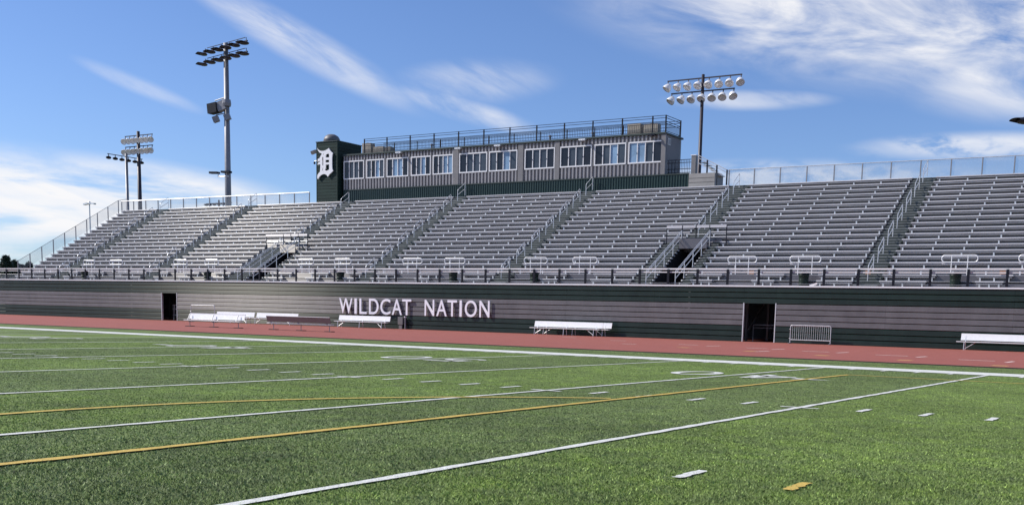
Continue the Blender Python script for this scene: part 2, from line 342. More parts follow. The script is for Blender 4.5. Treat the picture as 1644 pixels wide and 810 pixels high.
# ------------------------------------------------------------------ grass blades (short synthetic pile around the camera)
def blades():
    rs=np.random.RandomState(3); n=1150000
    # density falls with distance from where the photographer stands
    r=(3.2**.42+rs.rand(n)*(46**.42-3.2**.42))**(1/.42)
    a=np.radians(rs.uniform(-80,12,n)); x=CAM.x+r*np.sin(a); y=CAM.y+r*np.cos(a)
    keep=(y<5.5); jx=x+rs.normal(0,.026,n); jy=y+rs.normal(0,.026,n); stray=rs.rand(n)<.07
    for (x0,x1,y0,y1) in SHAPES: keep&=~((jx>x0)&(jx<x1)&(jy>y0)&(jy<y1))
    rr=np.hypot(jx-2.7,jy+24.4); keep&=~((rr>9.09)&(rr<9.21)&(jx<-2.65)); keep|=stray&(y<-1.)
    x,y,r=x[keep],y[keep],r[keep]; n=len(x)
    s=np.clip(r/7,.75,4.5)**.6
    wd=.0034*s*rs.uniform(.7,1.3,n); h=.019*np.clip(9/r,.45,1.05)*rs.uniform(.55,1.25,n)
    th=rs.uniform(0,2*np.pi,n); le=rs.uniform(.2,1.2,n)*h; la=rs.uniform(0,2*np.pi,n)
    v=np.zeros((n,3,3),np.float32)
    v[:,0]=np.stack([x-np.cos(th)*wd,y-np.sin(th)*wd,np.zeros(n)],1); v[:,1]=np.stack([x+np.cos(th)*wd,y+np.sin(th)*wd,np.zeros(n)],1)
    v[:,2]=np.stack([x+np.cos(la)*le,y+np.sin(la)*le,h],1)
    me=bpy.data.meshes.new('turf_grass'); me.vertices.add(3*n); me.vertices.foreach_set('co',v.reshape(-1))
    me.loops.add(3*n); me.loops.foreach_set('vertex_index',np.arange(3*n,dtype=np.int32))
    me.polygons.add(n); me.polygons.foreach_set('loop_start',np.arange(0,3*n,3,dtype=np.int32)); me.polygons.foreach_set('loop_total',np.full(n,3,np.int32))
    at=me.attributes.new('tone','FLOAT','FACE'); at.data.foreach_set('value',(np.exp(rs.normal(.08,.42,n))).astype(np.float32))
    me.update(); me.materials.append(BLADE); o=bpy.data.objects.new('turf_grass',me); o['kind']='stuff'; o['label']='short green artificial grass blades of the playing field'; o['category']='grass'
    link(o)
blades()
# ------------------------------------------------------------------ plank wall
WY=34.8; CAPZ=3.54; XL,XR=-128.,14.
DOORS=((-78.45,-76.36),(-21.5,-19.31)); DOORZ=2.52
wall=thing('plank_wall','long grey and dark green plank wall below the stands','wall',(-46,WY,0))
wall.location=(0,WY,0)
bh=CAPZ/10
def wallboard(x0,x1,i):
    z0=i*bh; o=MB(); me=o
    o.v=[]; o.f=[]
    n=0
    pr=[(0.12,.004),(.014,.013),(0,.03),(0,bh-.050),(.03,bh-.030),(.12,bh-.026)]   # lapped profile: groove recessed
    for x in (x0+.003,x1-.003):
        for y,z in pr: o.v.append((x,y,z0+z+(.03 if i==0 else 0)*(z<.02)))
    k=len(pr)
    for j in range(k-1): o.f.append((j,k+j,k+j+1,j+1))
    o.f.append(tuple(range(k))); o.f.append(tuple(range(2*k-1,k-1,-1)))
    return o.obj('plank',WGRAY if 3<=i<=6 else WGREEN,wall)
SEG=[-106,-99,-91.5,-84.5]; 
for i in range(10):
    js=[XL,-120.5,-113,-105.7,-98.5,-91,-84.5,-78.45,-76.36,-70.2,-63.5,-56.9,-49.6,-42.2,-35,-28,-21.5,-19.31,-12.3,-5,2.2,8,XR]
    for a,c in zip(js,js[1:]):
        if (a,c) in DOORS and (i+1)*bh<=DOORZ+.03: continue
        wallboard(a,c,i)
MB().box(XL,XR,-.06,.25,CAPZ,CAPZ+.10).obj('cap_strip',WHITEP,wall)
for a,c in DOORS:
    for x in (a,c): MB().box(x-.03,x+.03,-.012,.16,0,DOORZ).obj('door_jamb',GALV,wall)
    MB().box(a+.031,c-.031,-.008,.16,DOORZ-.03,DOORZ+.02).obj('door_head',WGREEN,wall)
# wall lettering
sign=thing('wall_lettering','raised pale capital letters WILDCAT NATION on the grey planks','lettering',(-49,WY-.17,1.1))
sign.location=(0,WY,0)
def glyph(ch):
    cu=bpy.data.curves.new('g','FONT'); cu.body=ch; cu.extrude=.5; cu.offset=.006; o=bpy.data.objects.new('g',cu); col.objects.link(o)
    bpy.context.view_layer.update(); me=bpy.data.meshes.new_from_object(o.evaluated_get(bpy.context.evaluated_depsgraph_get()))
    bpy.data.objects.remove(o); return me
WORD=[('W',544.7,565.6),('I',569,572.6),('L',577,588.5),('D',592.4,607.6),('C',610.6,626.6),('A',629.,645),('T',645.6,660),('N',681.6,697),('A',700.4,717.2),('T',718.2,733.2),('I',737.7,741.2),('O',746.2,765.2),('N',769.6,785.8)]
for ch,p0,p1 in WORD:
    x0=onY(p0,495,WY-.17).x; x1=onY(p1,497,WY-.17).x
    me=glyph(ch); co=np.zeros(len(me.vertices)*3,np.float32); me.vertices.foreach_get('co',co); co=co.reshape(-1,3)
    u=(co[:,0]-co[:,0].min())/(np.ptp(co[:,0])); v=(co[:,1]-co[:,1].min())/np.ptp(co[:,1])
    # heavier strokes: widen each glyph slightly
    new=np.stack([x0+u*(x1-x0),-.17+.07*(.5-co[:,2]),1.10+v*1.23],1)
    me.vertices.foreach_set('co',new.astype(np.float32).reshape(-1)); me.materials.clear(); me.materials.append(LETTER); me.update(); me.name='letter'
    lo=link(bpy.data.objects.new('letter',me),sign)
    for sx in ((x0*.65+x1*.35),(x0*.35+x1*.65)) if ch not in 'I' else (((x0+x1)/2),):
        pass
# ------------------------------------------------------------------ grandstand
stand=thing('grandstand','long aluminium bleacher grandstand with seven aisles above the plank wall','bleachers',(-46,36,3.55))
stand.location=(0,0,0)
Y1,Z1,RUN,RISE,NR=36.2,4.045,.69,.414,20
DECK=3.55
def yk(k): return Y1+(k-1)*RUN
def zk(k): return Z1+(k-1)*RISE
def fk(k): return DECK if k==1 else zk(k-1)-.012          # footboard level of row k
EDGE=-103.1
AISLES=[(-1.2,.4),(-14.85,-13.2),(-29.05,-27.4),(-42.65,-41.1),(-56.1,-54.6),(-69.7,-68.0),(-83.15,-81.3),(-97.,-95.05)]
VOM={2:((-30.55,-26.05),(-29.02,-26.8)),5:((-71.65,-66.65),(-69.15,-67.2))}    # widened lower aisle, opening
VR=8                                                     # rows 1..8 are cut by the opening
edges=[(12.5,None)]
blocks=[]
prev=12.5
for i,(a,c) in enumerate(AISLES): blocks.append((i,c,prev)); prev=a
blocks.append((len(AISLES),EDGE,prev))
def block_range(bi,k):
    i,x0,x1=blocks[bi]
    if bi in VOM and k<=VR: x0=VOM[bi][0][1]
    if bi-1 in VOM and k<=VR: x1=VOM[bi-1][0][0]
    return x0,x1
# wheelchair spaces: from the pixel columns of the rounded guard rails
ADAPX=[(134,152),(176,197),(279,301),(329,351),(478,504),(537,564),(647,678),(714,747),(842,879),(920,959),(1169,1215),(1268.5,1318),(1512,1570),(1635.6,1700)]
ADA=[(onY(a,420,yk(3)-.1).x,onY(c,420,yk(3)-.1).x) for a,c in ADAPX]
def split(x0,x1,k):
    if k>2: return [(x0,x1)]
    segs=[]; x=x0
    for a,c in sorted(ADA):
        ext=.15 if k==2 else .55
        a-=ext; c+=ext*.3
        if c<x0 or a>x1: continue
        if a>x+.6: segs.append((x,a))
        x=max(x,c)
    if x1>x+.6: segs.append((x,x1))
    return segs
def plank(x0,x1,y0,y1,z0,z1):                             # bevelled front nosing
    o=MB(); n=.012; pr=[(y0+n,z0),(y0,z0+n),(y0,z1-n),(y0+n,z1),(y1,z1),(y1,z0)]
    for x in (x0,x1):
        for y,z in pr: o.v.append((x,y,z))
    k=6
    for j in range(k): o.f.append((j,(j+1)%k,k+(j+1)%k,k+j))
    o.f.append(tuple(range(k))[::-1]); o.f.append(tuple(range(k,2*k))); return o
br=MB(); cache={}
for k in range(1,NR+1):
    for bi in range(len(blocks)):
        x0,x1=block_range(bi,k)
        for a,c in split(x0,x1,k):
            key=(round(a,2),round(c,2))
            if key not in cache:
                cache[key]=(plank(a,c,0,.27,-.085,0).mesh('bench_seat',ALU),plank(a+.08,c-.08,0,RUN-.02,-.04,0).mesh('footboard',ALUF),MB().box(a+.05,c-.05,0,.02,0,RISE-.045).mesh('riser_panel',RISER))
            s,fb,ri=cache[key]
            if ('u',)+key not in cache: cache[('u',)+key]=plank(a+.06,c-.06,0,.04,-.19,-.125).mesh('under_seat_board',ALUF)
            inst('under_seat_board',cache[('u',)+key],(0,yk(k)+.045,zk(k)),stand)
            inst('bench_seat',s,(0,yk(k),zk(k)),stand)
            n=max(2,round((c-a)/2.05)); st=(c-a-.5)/n
            for j in range(n+1):
                xx=a+.25+st*j
                br.box(xx-.045,xx+.045,yk(k)+.03,yk(k)+.10,fk(k),zk(k)-.193)
                br.box(xx-.025,xx+.025,yk(k)+.02,yk(k)+.26,zk(k)-.235,zk(k)-.193)
        key=('full',bi,x0,x1)
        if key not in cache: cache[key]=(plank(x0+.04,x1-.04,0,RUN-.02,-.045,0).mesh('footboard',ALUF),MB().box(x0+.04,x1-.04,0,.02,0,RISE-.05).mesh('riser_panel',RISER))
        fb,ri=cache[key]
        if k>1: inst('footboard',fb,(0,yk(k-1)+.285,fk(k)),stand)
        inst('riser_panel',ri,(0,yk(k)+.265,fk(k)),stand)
o=br.obj('seat_bracket',GALV,stand); o['kind']='stuff'
# front walkway
MB().box(XL,XR,WY+.255,Y1+.25,DECK-.08,DECK-.002).obj('walkway_deck',ALUF,stand)
# aisle steps (two treads to a row)
for ai,(a,c) in enumerate(AISLES):
    for k in range(1,NR+1):
        rngs=[(a,c)]
        if ai in VOM and k<=VR:
            (o0,o1),(v0,v1)=VOM[ai]; rngs=[(o0,v0-.06),(v1+.06,o1)]
        for x0,x1 in rngs:
            b=MB(); b.box(x0+.02,x1-.02,yk(k)+.265,yk(k)+.265+RUN,fk(k)-.3,fk(k+1))
            b.box(x0+.06,x1-.06,yk(k)-.07,yk(k)+.263,fk(k)-.02,fk(k)+RISE*.5)
            so=b.obj('aisle_step',STEP,stand)
            MB().box(x0+.02,x1-.02,yk(k)+.245,yk(k)+.264,fk(k+1)-.035,fk(k+1)+.004).obj('nosing',NOSE,so); MB().box(x0+.06,x1-.06,yk(k)-.088,yk(k)-.071,fk(k)+RISE*.5-.03,fk(k)+RISE*.5+.004).obj('nosing',NOSE,so)
# vomitory openings
for ai,((o0,o1),(v0,v1)) in VOM.items():
    yb=40.5
    for x in (v0,v1):
        b=MB(); s=.03
        prof=[(WY+.7,DECK-.05),(WY+.7,DECK+.1),(yk(1)-.08,DECK+.12),(yk(7)+.3,fk(8)+.02),(yk(9),fk(8)+.02),(yk(9),DECK-.05)]
        for xx in (x-s,x+s):
            for y,z in prof: b.v.append((xx,y,z))
        n=len(prof)
        for j in range(n): b.f.append((j,(j+1)%n,n+(j+1)%n,n+j))
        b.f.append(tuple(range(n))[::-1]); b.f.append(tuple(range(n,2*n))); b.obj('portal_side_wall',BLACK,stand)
        for h in range(2,15):                             # pale nosing ends along the wall edge
            t=h/2; y=yk(1)+(t-1)*RUN+.06; z=DECK+.30+(t-1)*RISE*1.0
            MB().box(x-.05,x+.05,y-.12,y+.12,z-.10,z-.02).obj('stair_nosing',WHITE,stand)
    MB().box(v0+.03,v1-.03,yb,yb+.06,6.42,7.12).obj('portal_header',RISER,stand)
    MB().box(v0+.03,v1-.03,yb+.062,yk(9)+.2,6.5,6.6).obj('portal_roof',ALUF,stand)
    MB().box(v0+.03,v1-.03,yb+1.6,yb+1.66,DECK,6.5).obj('portal_dark_sheet',BLACK,stand)  # black sheet standing in for the darkness of the tunnel
    MB().box(o0,o1,yk(9)-.32,yk(9)-.30,fk(8)-.3,fk(9)+.3).obj('portal_riser',RISER,stand)
    # sloping handrails each side of the opening
    for x in (v0,v1):
        b=MB()
        pa=Vector((x,yk(1)-.75,DECK+1.0)); pb=Vector((x,yk(8)-.1,fk(8)+1.22))
        for dz in (0,-.14,-.5): b.tube([pa+Vector((0,0,dz)),pb+Vector((0,0,dz))],.026,6)
        for t in (0,.25,.5,.75,1): p=pa.lerp(pb,t); b.tube([p,(p.x,p.y,DECK+.05 if t==0 else p.z-1.15)],.032,6)
        b.obj('portal_handrail',GALV,stand)
    # guard rail over the portal
    y=yk(8)-.05; zt=8.08
    for x in (o0+.3,v0,(v0+v1)/2,v1,o1+.5): MB().tube([(x,y,fk(8)-.2),(x,y,zt)],.04,6).obj('portal_guard_post',NAVY,stand)
    for q0,q1 in ((o0+.3,v0),(v0+.08,(v0+v1)/2-.05),((v0+v1)/2+.05,v1-.08),(v1,o1+.5)):
        MB().box(q0,q1,y-.06,y-.03,zt-.17,zt+.02).obj('portal_guard_panel',ALU,stand)
        MB().tube([(q0,y,zt-.62),(q1,y,zt-.62)],.025,6).obj('portal_guard_rail',GALV,stand)
# aisle handrails: hoops every third row
for ai,(a,c) in enumerate(AISLES):
    xm=(a+c)/2; k0=1 if ai not in VOM else 9; k=k0
    me=None
    while k<=NR-1:
        b=MB(); pts=[]
        y0=0; y1=2*RUN-.25; dz=2*RISE-.12; H=1.02
        for H_ in (H,H-.42):
            b.tube([(0,y0,H_-.12),(0,y0+.08,H_),(0,y1-.06,H_+dz-.02),(0,y1,H_+dz-.14)] if H_==H else [(0,y0,H_-.06),(0,y1,H_+dz-.10)],.028,6)
        b.tube([(0,y0,-.05),(0,y0,H-.11)],.028,6); b.tube([(0,y1,dz-.1),(0,y1,H+dz-.13)],.028,6)
        if me is None: me=b.mesh('aisle_handrail',GALV)
        inst('aisle_handrail',me,(xm,yk(k)+.35,fk(k+1)-.02),stand); k+=3
# top walkway; rear and end panels added to keep the space underneath dark
MB().box(EDGE-.1,XR,yk(NR)+.27,yk(NR)+1.05,fk(NR)+RISE-.06,fk(NR)+RISE).obj('top_walkway',ALUF,stand)
MB().box(EDGE-.1,XR,yk(NR)+1.1,yk(NR)+1.2,0.02,fk(NR)+RISE-.07).obj('rear_light_block',TRIMG,stand)
for x in (EDGE-.12,12.6):
    b=MB(); b.v=[(x,WY+.3,0.02),(x,WY+.3,DECK-.1),(x,Y1,DECK+.1),(x,yk(NR)+.3,zk(NR)-.3),(x,yk(NR)+1.0,zk(NR)-.3),(x,yk(NR)+1.0,0.02)]; b.v+=[(p[0]+.05,p[1],p[2]) for p in b.v]
    b.f=[(0,1,2,3,4,5),(11,10,9,8,7,6)]+[(j,(j+1)%6,6+(j+1)%6,6+j) for j in range(6)]; b.obj('end_light_block',TRIMG,stand)
# things inside the ground-level doors: steel frames of the substructure
b=MB()
for x in np.arange(-104,12,4.3):
    for y in (37.5,41.5,46): b.box(x-.07,x+.07,y-.07,y+.07,.02,DECK-.1 if y<38 else zk(1)+(y-Y1)/RUN*RISE-.6)
    b.bar((x,37.5,.5),(x,41.5,3.2),.08)
o=b.obj('steel_column',GALVD,stand); o['kind']='stuff'
# ------------------------------------------------------------------ front railing on the wall
rail=thing('walkway_railing','white topped railing with dark posts along the front walkway','railing',(0,WY+.12,CAPZ+.10))
pm=MB().box(-.075,.075,-.15,-.075,-.1,1.03).mesh('post',NAVY)
x=-126.02; POSTX=[]
while x<XR: POSTX.append(x); x+=2.152
POSTX.append(XR-.1)
for i,x in enumerate(POSTX):
    inst('post',pm,(x,0,0),rail)
    if i:
        a=POSTX[i-1]
        MB().box(a,x-.004,-.055,.055,1.0,1.09).obj('top_rail',WHITE,rail)
        MB().box(a,x-.004,-.07,-.03,.80,.865).obj('rail_board',WHITE,rail)
        MB().box(a+.05,x-.054,-.01,.01,.10,.13).obj('bottom_rail',GALVD,rail)
# ------------------------------------------------------------------ wheelchair guard hoops, bins
names=['beside the far left end','','','','','','','','','','','','','']
where=['nearest the low end of the stand','second from the low end of the stand','left of the round bin by the sixth aisle','between the sixth aisle and the left portal','just right of the left stair portal','above the bench left of the lettering','above the letters W and I of the lettering','above the end of the word WILDCAT','right of the word NATION with a black bin below','left of the right stair portal','just right of the right stair portal','beside the aisle with white steps, above the barricade','above the white bench by the right wall','at the right end of the stand']
hoop_lbl=['above the left end of the wall','left of the open ground-level doorway','right of the ground-level doorway with steel frames','right above the bright glare on the wall','just right of the smaller stair portal','over the start of the lettering','over the letters A and T','over the letters of NATION','right of the end of NATION','left of the wide stair portal','just right of the wide stair portal','over the steel crowd barricade','over the aluminium bench by the dark planks','past the last white bench']
for i,(a,c) in enumerate(ADA):
    t=thing('wheelchair_guard_rail','white rounded guard hoop behind a wheelchair space, '+hoop_lbl[i],'guard rail',((a+c)/2,yk(3)-.12,DECK),0,'rounded guard hoops in the front rows')
    W_=(c-a)/2; zt=zk(3)+.78-DECK; zb=zt-.42; r=.20
    pts=[]
    for cx_,cz,a0 in ((W_-r,zt-r,90),(W_-r,zb+r,0),(-W_+r,zb+r,-90),(-W_+r,zt-r,180)):
        for q in range(6): A=R(a0-90*q/5); pts.append((cx_+r*math.cos(A),0,cz+r*math.sin(A)))
    pts.append(pts[0]); MB().tube(pts,.035,6).obj('hoop',WHITE,t)
    for x in (-W_*.45,W_*.45): MB().tube([(x,.0,0),(x,.0,zt)],.028,6).obj('post',WHITE,t)
    MB().box(-W_,W_,.03,.05,zb-.10,zb+.0).obj('kick_panel',ALU,t)
    MB().box(-W_-.2,W_,.30,.33,.0,.85).obj('back_panel',mat('blue_grey_panel%d'%i,(.30,.345,.40),.4,.2,.12,2.),t)
def bin_(px_,i,lbl,mt=CANM):
    x=onY(px_,445,yk(1)+.25).x
    t=thing('litter_bin','dark green ribbed litter bin '+lbl,'litter bin',(x,yk(1)+.05,DECK),0,'litter bins on the front walkway')
    MB().lathe([(.25,0),(.29,.04),(.31,.5),(.33,.78),(.35,.80),(.35,.86)],k=18).obj('barrel',mt,t,True)
    MB().lathe([(.36,.86),(.37,.90),(.30,.98),(.12,1.02),(.10,1.02)],k=18).obj('lid',NAVY,t,True)
    for z in (.25,.5): MB().lathe([(.312,z),(.325,z+.02),(.312,z+.04)],k=18).obj('rib',mt,t)
for i,(p,l) in enumerate(((1292,'above the steel crowd barricade'),(1535,'above the white bench beside the dark planks'),(730,'above the letters of NATION'),(860,'right of the end of the lettering'),(549,'above the first letters of WILDCAT'),(336,'above the white team benches left of the lettering'),(139,'above the left end of the wall'))): bin_(p,i,l)
t=tag(MB().box(-.25,.25,-.03,.0,-.02,.1).obj('loose_panel',WHITE),'small loose white strip lying on the wall cap above the barricade','strip'); t.location=(-16.9,WY+.0,CAPZ+.13); t.rotation_euler=(0,R(-18),0)
for px_,lb in ((1394,'beside the aisle right of the crowd barricade'),(1610,'above the long white bench by the wall'),(1207,'above the wide ground-level doorway')):
    q=onY(px_,437,yk(2)); o=tag(MB().box(-.17,.17,-.012,.012,-.11,.11).obj('cardboard_sign',CARD),'small brown card sign in the front rows '+lb,'sign','small brown signs in the front rows'); o.location=(q.x,yk(2)-.04,q.z)
# ------------------------------------------------------------------ fences around the top and the end
def fence(name,label,pts,h,railm,postm,rr=.03):
    t=thing(name,label,'fence',pts[0])
    o0=Vector(pts[0])
    P=[Vector(p)-o0 for p in pts]
    for i,p in enumerate(P):
        MB().box(p.x-.038,p.x+.038,p.y-.038,p.y+.038,p.z-.25,p.z+h).obj('post',postm,t)
        if i:
            q=P[i-1]
            MB().tube([q+Vector((0,0,h)),p+Vector((0,0,h))],rr,6).obj('top_rail',railm,t)
            MB().quad(q+Vector((0,.05,.05)),p+Vector((0,.05,.05)),p+Vector((0,.05,h)),q+Vector((0,.05,h))).obj('mesh_panel',MESHM,t)
    return t
FZ=12.05; FYB=50.55
fence('chain_link_fence','chain link fence along the top of the right seating blocks',[(x,FYB,FZ) for x in np.arange(-29.6,12.6,2.14)],1.22,GALV,GALVD)
fence('chain_link_fence','white railed chain link fence on top of the left seating blocks',[(x,FYB,FZ) for x in np.arange(-104.6,-73.8,2.1)],1.05,WHITE,GALVD,.05)
sp=[(EDGE-.45,yk(k),zk(k)-.15) for k in np.arange(2,21,2)]
fence('chain_link_fence','sloping chain link fence down the end of the stand',sp+[(EDGE-.45,FYB,FZ)],1.28,GALVD,GALVD,.022)
fence('chain_link_fence','low chain link fence on the ground beyond the end of the stand',[(x,39.,3.2) for x in np.arange(-118,-104.5,2.2)],1.1,GALVD,GALVD,.022)
# ------------------------------------------------------------------ press box
PX0,PX1,PY,PYB=-70.4,-35.3,50.4,53.6
pb=thing('press_box','long grey corrugated press box with a row of white framed windows','press box',(0,PY,12))
pb.location=(0,0,0)
B0,B1,WZ0,WZ1,RZ=12.0,13.05,14.14,15.87,16.38
MB().corrug(PX0,-33.05,PY-.06,B0,B1,.25,.05).obj('green_base_siding',CORGR,pb)
MB().box(PX0,-33.02,PY+.02,PYB,B0,B1+.01).obj('base_core',ROOFD,pb)
MB().box(PX0,-33.0,PY-.10,PY+.02,B1+.01,B1+.09).obj('base_flashing',ROOFD,pb)
WIN=[(-70.39,-67.77),(-67.45,-65.2),(-64.89,-62.24),(-61.91,-59.56),(-59.3,-56.97),(-56.25,-53.12),(-52.9,-49.84),(-49.05,-45.92),(-45.36,-42.22),(-41.95,-38.9),(-38.67,-35.54)]
MB().corrug(PX0,PX1,PY-.04,B1+.092,WZ0-.03,.37,.13).obj('lower_siding',CORG,pb)
MB().corrug(PX0,PX1,PY-.04,WZ1+.03,RZ-.02,.37,.13).obj('upper_siding',CORG,pb)
MB().box(PX0,PX1-.08,PY+.28,PYB,B1+.02,RZ).obj('wall_core',TRIMG,pb)
prevx=PX0
for a,c in WIN+[(PX1,PX1)]:
    if a-prevx>.05: MB().box(prevx+.003,a-.003,PY-.02,PY+.27,WZ0-.03,WZ1+.03).obj('window_mullion',TRIMG,pb)
    prevx=c
for a,c in ((-56.92,-56.32),(-49.75,-49.2),(-45.86,-45.42),(-35.62,-35.22)): MB().box(a,c,PY-.085,PY+.02,B1+.095,RZ-.03).obj('pilaster',TRIMG,pb)
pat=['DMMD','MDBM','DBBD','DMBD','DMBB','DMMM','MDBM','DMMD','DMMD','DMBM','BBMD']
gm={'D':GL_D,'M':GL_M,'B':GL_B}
for wi,(a,c) in enumerate(WIN):
    b=MB(); t=.085
    b.box(a,c,PY-.07,PY+.05,WZ0-.02,WZ0+t); b.box(a,c,PY-.07,PY+.05,WZ1-t,WZ1+.02)
    b.box(a,a+t,PY-.068,PY+.05,WZ0+t,WZ1-t); b.box(c-t,c,PY-.068,PY+.05,WZ0+t,WZ1-t)
    wnd=b.obj('window',FRAME,pb); n=4; s=(c-a-2*t)/n
    for j in range(n):
        x0=a+t+j*s; off=.0 if j in (0,3) else .03
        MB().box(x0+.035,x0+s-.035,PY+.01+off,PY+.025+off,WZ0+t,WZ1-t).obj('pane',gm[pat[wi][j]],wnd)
        if j: MB().box(x0-.035,x0+.035,PY-.04,PY+.06,WZ0+t,WZ1-t).obj('frame',FRAME if j!=1 else FRAME,wnd)
    for j in (1,3): MB().box(a+t+j*s-.05,a+t+j*s-.02,PY-.065,PY-.04,WZ0+.75,WZ0+.87).obj('latch',NAVY,wnd)
MB().box(PX0-.02,PX1+.08,PY-.16,PYB+.1,RZ,RZ+.14).obj('roof',ROOFD,pb)
# right end wall, ribbed
b=MB(); yy=PY+.02
while yy<PYB-.2: b.box(PX1-.08,PX1-.03,yy,yy+.1,B1+.02,RZ-.001); yy+=.2
b.obj('end_siding',CORG,pb)
b=MB(); b.box(PX1-.02,PX1+.0,PY+.5,PY+1.05,15.6,16.12); b.obj('end_vent',FRAME,pb)
for k in range(5): MB().box(PX1,PX1+.02,PY+.54,PY+1.01,15.65+k*.09,15.70+k*.09).obj('vent_slat',TRIMG,pb)
# roof railing
RT0=RZ+.14
rp=[-67.77+2.84*i for i in range(12)]+[-35.32]
for i,x in enumerate(rp):
    MB().box(x-.05,x+.05,PY-.02,PY+.06,RT0,RT0+1.36).obj('railing_post',NAVY,pb)
    if i:
        a=rp[i-1]
        for z in (1.33,1.14,.86,.70,.10): MB().box(a+.05,x-.05,PY,PY+.035,RT0+z-.02,RT0+z+.02).obj('railing_bar',NAVY,pb)
        b=MB(); n=max(2,int((x-a)/.16))
        for j in range(1,n): q=a+(x-a)*j/n; b.box(q-.011,q+.011,PY+.005,PY+.03,RT0+.12,RT0+.68)
        b.obj('railing_pickets',NAVY,pb)
        if i<12:
            q=(a+x)/2; MB().box(q-.035,q+.035,PYB-.4,PYB-.33,RT0,RT0+1.3).obj('railing_post',NAVY,pb)
for z in (1.33,1.14,.86,.10): MB().box(rp[0],rp[-1],PYB-.38,PYB-.345,RT0+z-.02,RT0+z+.02).obj('railing_bar',NAVY,pb)
for z in (1.33,1.14,.86,.70,.10): MB().box(rp[-1]-.02,rp[-1]+.02,PY+.07,PYB-.45,RT0+z-.02,RT0+z+.02).obj('railing_bar',NAVY,pb)
MB().box(rp[-1]-.05,rp[-1]+.05,PYB-.42,PYB-.32,RT0,RT0+1.36).obj('railing_post',NAVY,pb)
b=MB()
for j in range(1,16): q=PY+.05+(PYB-.45-PY)*j/16; b.box(rp[-1]-.012,rp[-1]+.012,q-.011,q+.011,RT0+.12,RT0+.68)
b.obj('railing_pickets',NAVY,pb)
for x in (-63.2,-56.2,-51.8,-43.0,-36.4):
    b=MB(); b.box(x-.35,x+.3,PY-.42,PY-.17,RZ-.12,RZ+.0); b.bar((x,PY-.3,RZ-.02),(x+.25,PY-.6,RZ-.2),.22,.08); b.obj('wall_pack_light',GALV if x!=-36.4 else NAVY,pb)
# landing and gangway at the right end
for z in (14.28,14.05,13.55,13.25): MB().box(-35.2,-33.05,PY+.30,PY+.335,z-.025,z+.025).obj('landing_rail',NAVY,pb)
b=MB()
for j in range(1,15): q=-35.2+2.15*j/15; b.box(q-.012,q+.012,PY+.305,PY+.33,13.1,14.26)
b.obj('landing_pickets',NAVY,pb)
MB().box(-33.0,-30.72,PY-.12,PY+1.6,12.02,13.08).obj('landing_planks',PLANKG,pb)
for z in (12.36,12.70): MB().box(-32.98,-30.74,PY-.128,PY-.115,z-.012,z+.012).obj('plank_joint',BLACK,pb)
MB().box(-32.98,-32.6,PY+.2,PY+.58,13.08,14.55).obj('landing_pillar',TRIMG,pb)
MB().box(-33.03,-32.55,PY+.15,PY+.63,14.55,14.61).obj('pillar_cap',WHITEP,pb)
b=MB()
for x0,z0,x1,z1 in ((-32.4,14.55,-29.6,13.15),(-32.4,14.35,-29.6,12.95),(-32.4,13.95,-30.2,12.9)): b.tube([(x0,PY+.3,z0),(x1,PY+.3,z1)],.035,6)
b.obj('stair_rail',GALV,pb)
for x,zt in ((-31.6,14.15),(-30.75,13.7),(-29.85,13.3)): MB().box(x-.05,x+.05,PY+.25,PY+.35,12.1,zt).obj('stair_post',NAVY,pb)
for i in range(6): MB().box(-32.3+i*.3,-31.95+i*.3,PY+.5,PY+1.4,14.0-i*.22,14.05-i*.22).obj('stair_tread',GALV,pb)
# ------------------------------------------------------------------ emblem tower
TX0,TX1,TY,TYB,TZ=-73.57,-70.8,49.9,53.4,17.78
tw=thing('stair_tower','dark green plank tower with a white emblem beside the press box','tower',(0,0,0))
MB().box(TX0+.03,TX1-.03,TY+.03,TYB-.03,12.0,TZ-.02).obj('core',BLACK,tw)
n=19; hh=(TZ-12)/n
fm=MB(); 
fp=plank(TX0,TX1,0,.05,.025,hh).mesh('plank',TGREEN)
sp_=MB().box(0,.028,0.02,TYB-TY-.02,.025,hh).mesh('plank',TGREEN)
for i in range(n):
    inst('plank',fp,(0,TY-.02,12+i*hh),tw); inst('plank',sp_,(TX1-.028,TY+.02,12+i*hh),tw)
    inst('plank',sp_,(TX0,TY+.02,12+i*hh),tw)
MB().box(TX0-.05,TX1+.06,TY-.08,TYB+.05,TZ+.002,TZ+.08).obj('cap',ROOFD,tw)
for x in (TX0-.01,TX1-.07): MB().box(x,x+.09,TY-.032,TY+.03,12,TZ).obj('corner_trim',TGREEN,tw)
em=thing('tower_emblem','white blackletter letter D fixed on the dark green tower','emblem',(-72.3,TY-.06,15.7)); em.location=(0,0,0)
out_=[(105,228),(125,258),(155,275),(200,280),(245,268),(275,250),(297,232),(312,262),(335,290),(362,312),(352,345),(348,400),(348,520),(352,570),(365,602),(335,630),(305,660),(278,698),(262,670),(235,655),(205,655),(170,670),(140,700),(120,738),(108,715),(112,670),(130,640),(152,620),(157,585),(160,500),(140,495),(113,505),(118,478),(135,462),(155,456),(156,442),(134,444),(114,455),(118,410),(145,395),(160,370),(166,350),(182,335),(178,318),(150,308),(125,280)]
holes=[[(250,338),(290,318),(302,340),(302,382),(245,385)],[(245,425),(302,422),(302,462),(245,466)],[(248,502),(302,495),(302,580),(262,602),(234,590),(246,560)],[(190,378),(207,378),(207,515),(190,515)],[(200,548),(206,560),(196,602),(184,600)],[(203,325),(216,322),(212,340),(200,345)]]
cu=bpy.data.curves.new('e','CURVE'); cu.dimensions='2D'; cu.fill_mode='BOTH'; cu.extrude=.05
def e2(p): q=onY(500+p[0]/10.13,215+p[1]/10.13,TY-.06); return (q.x,q.z)
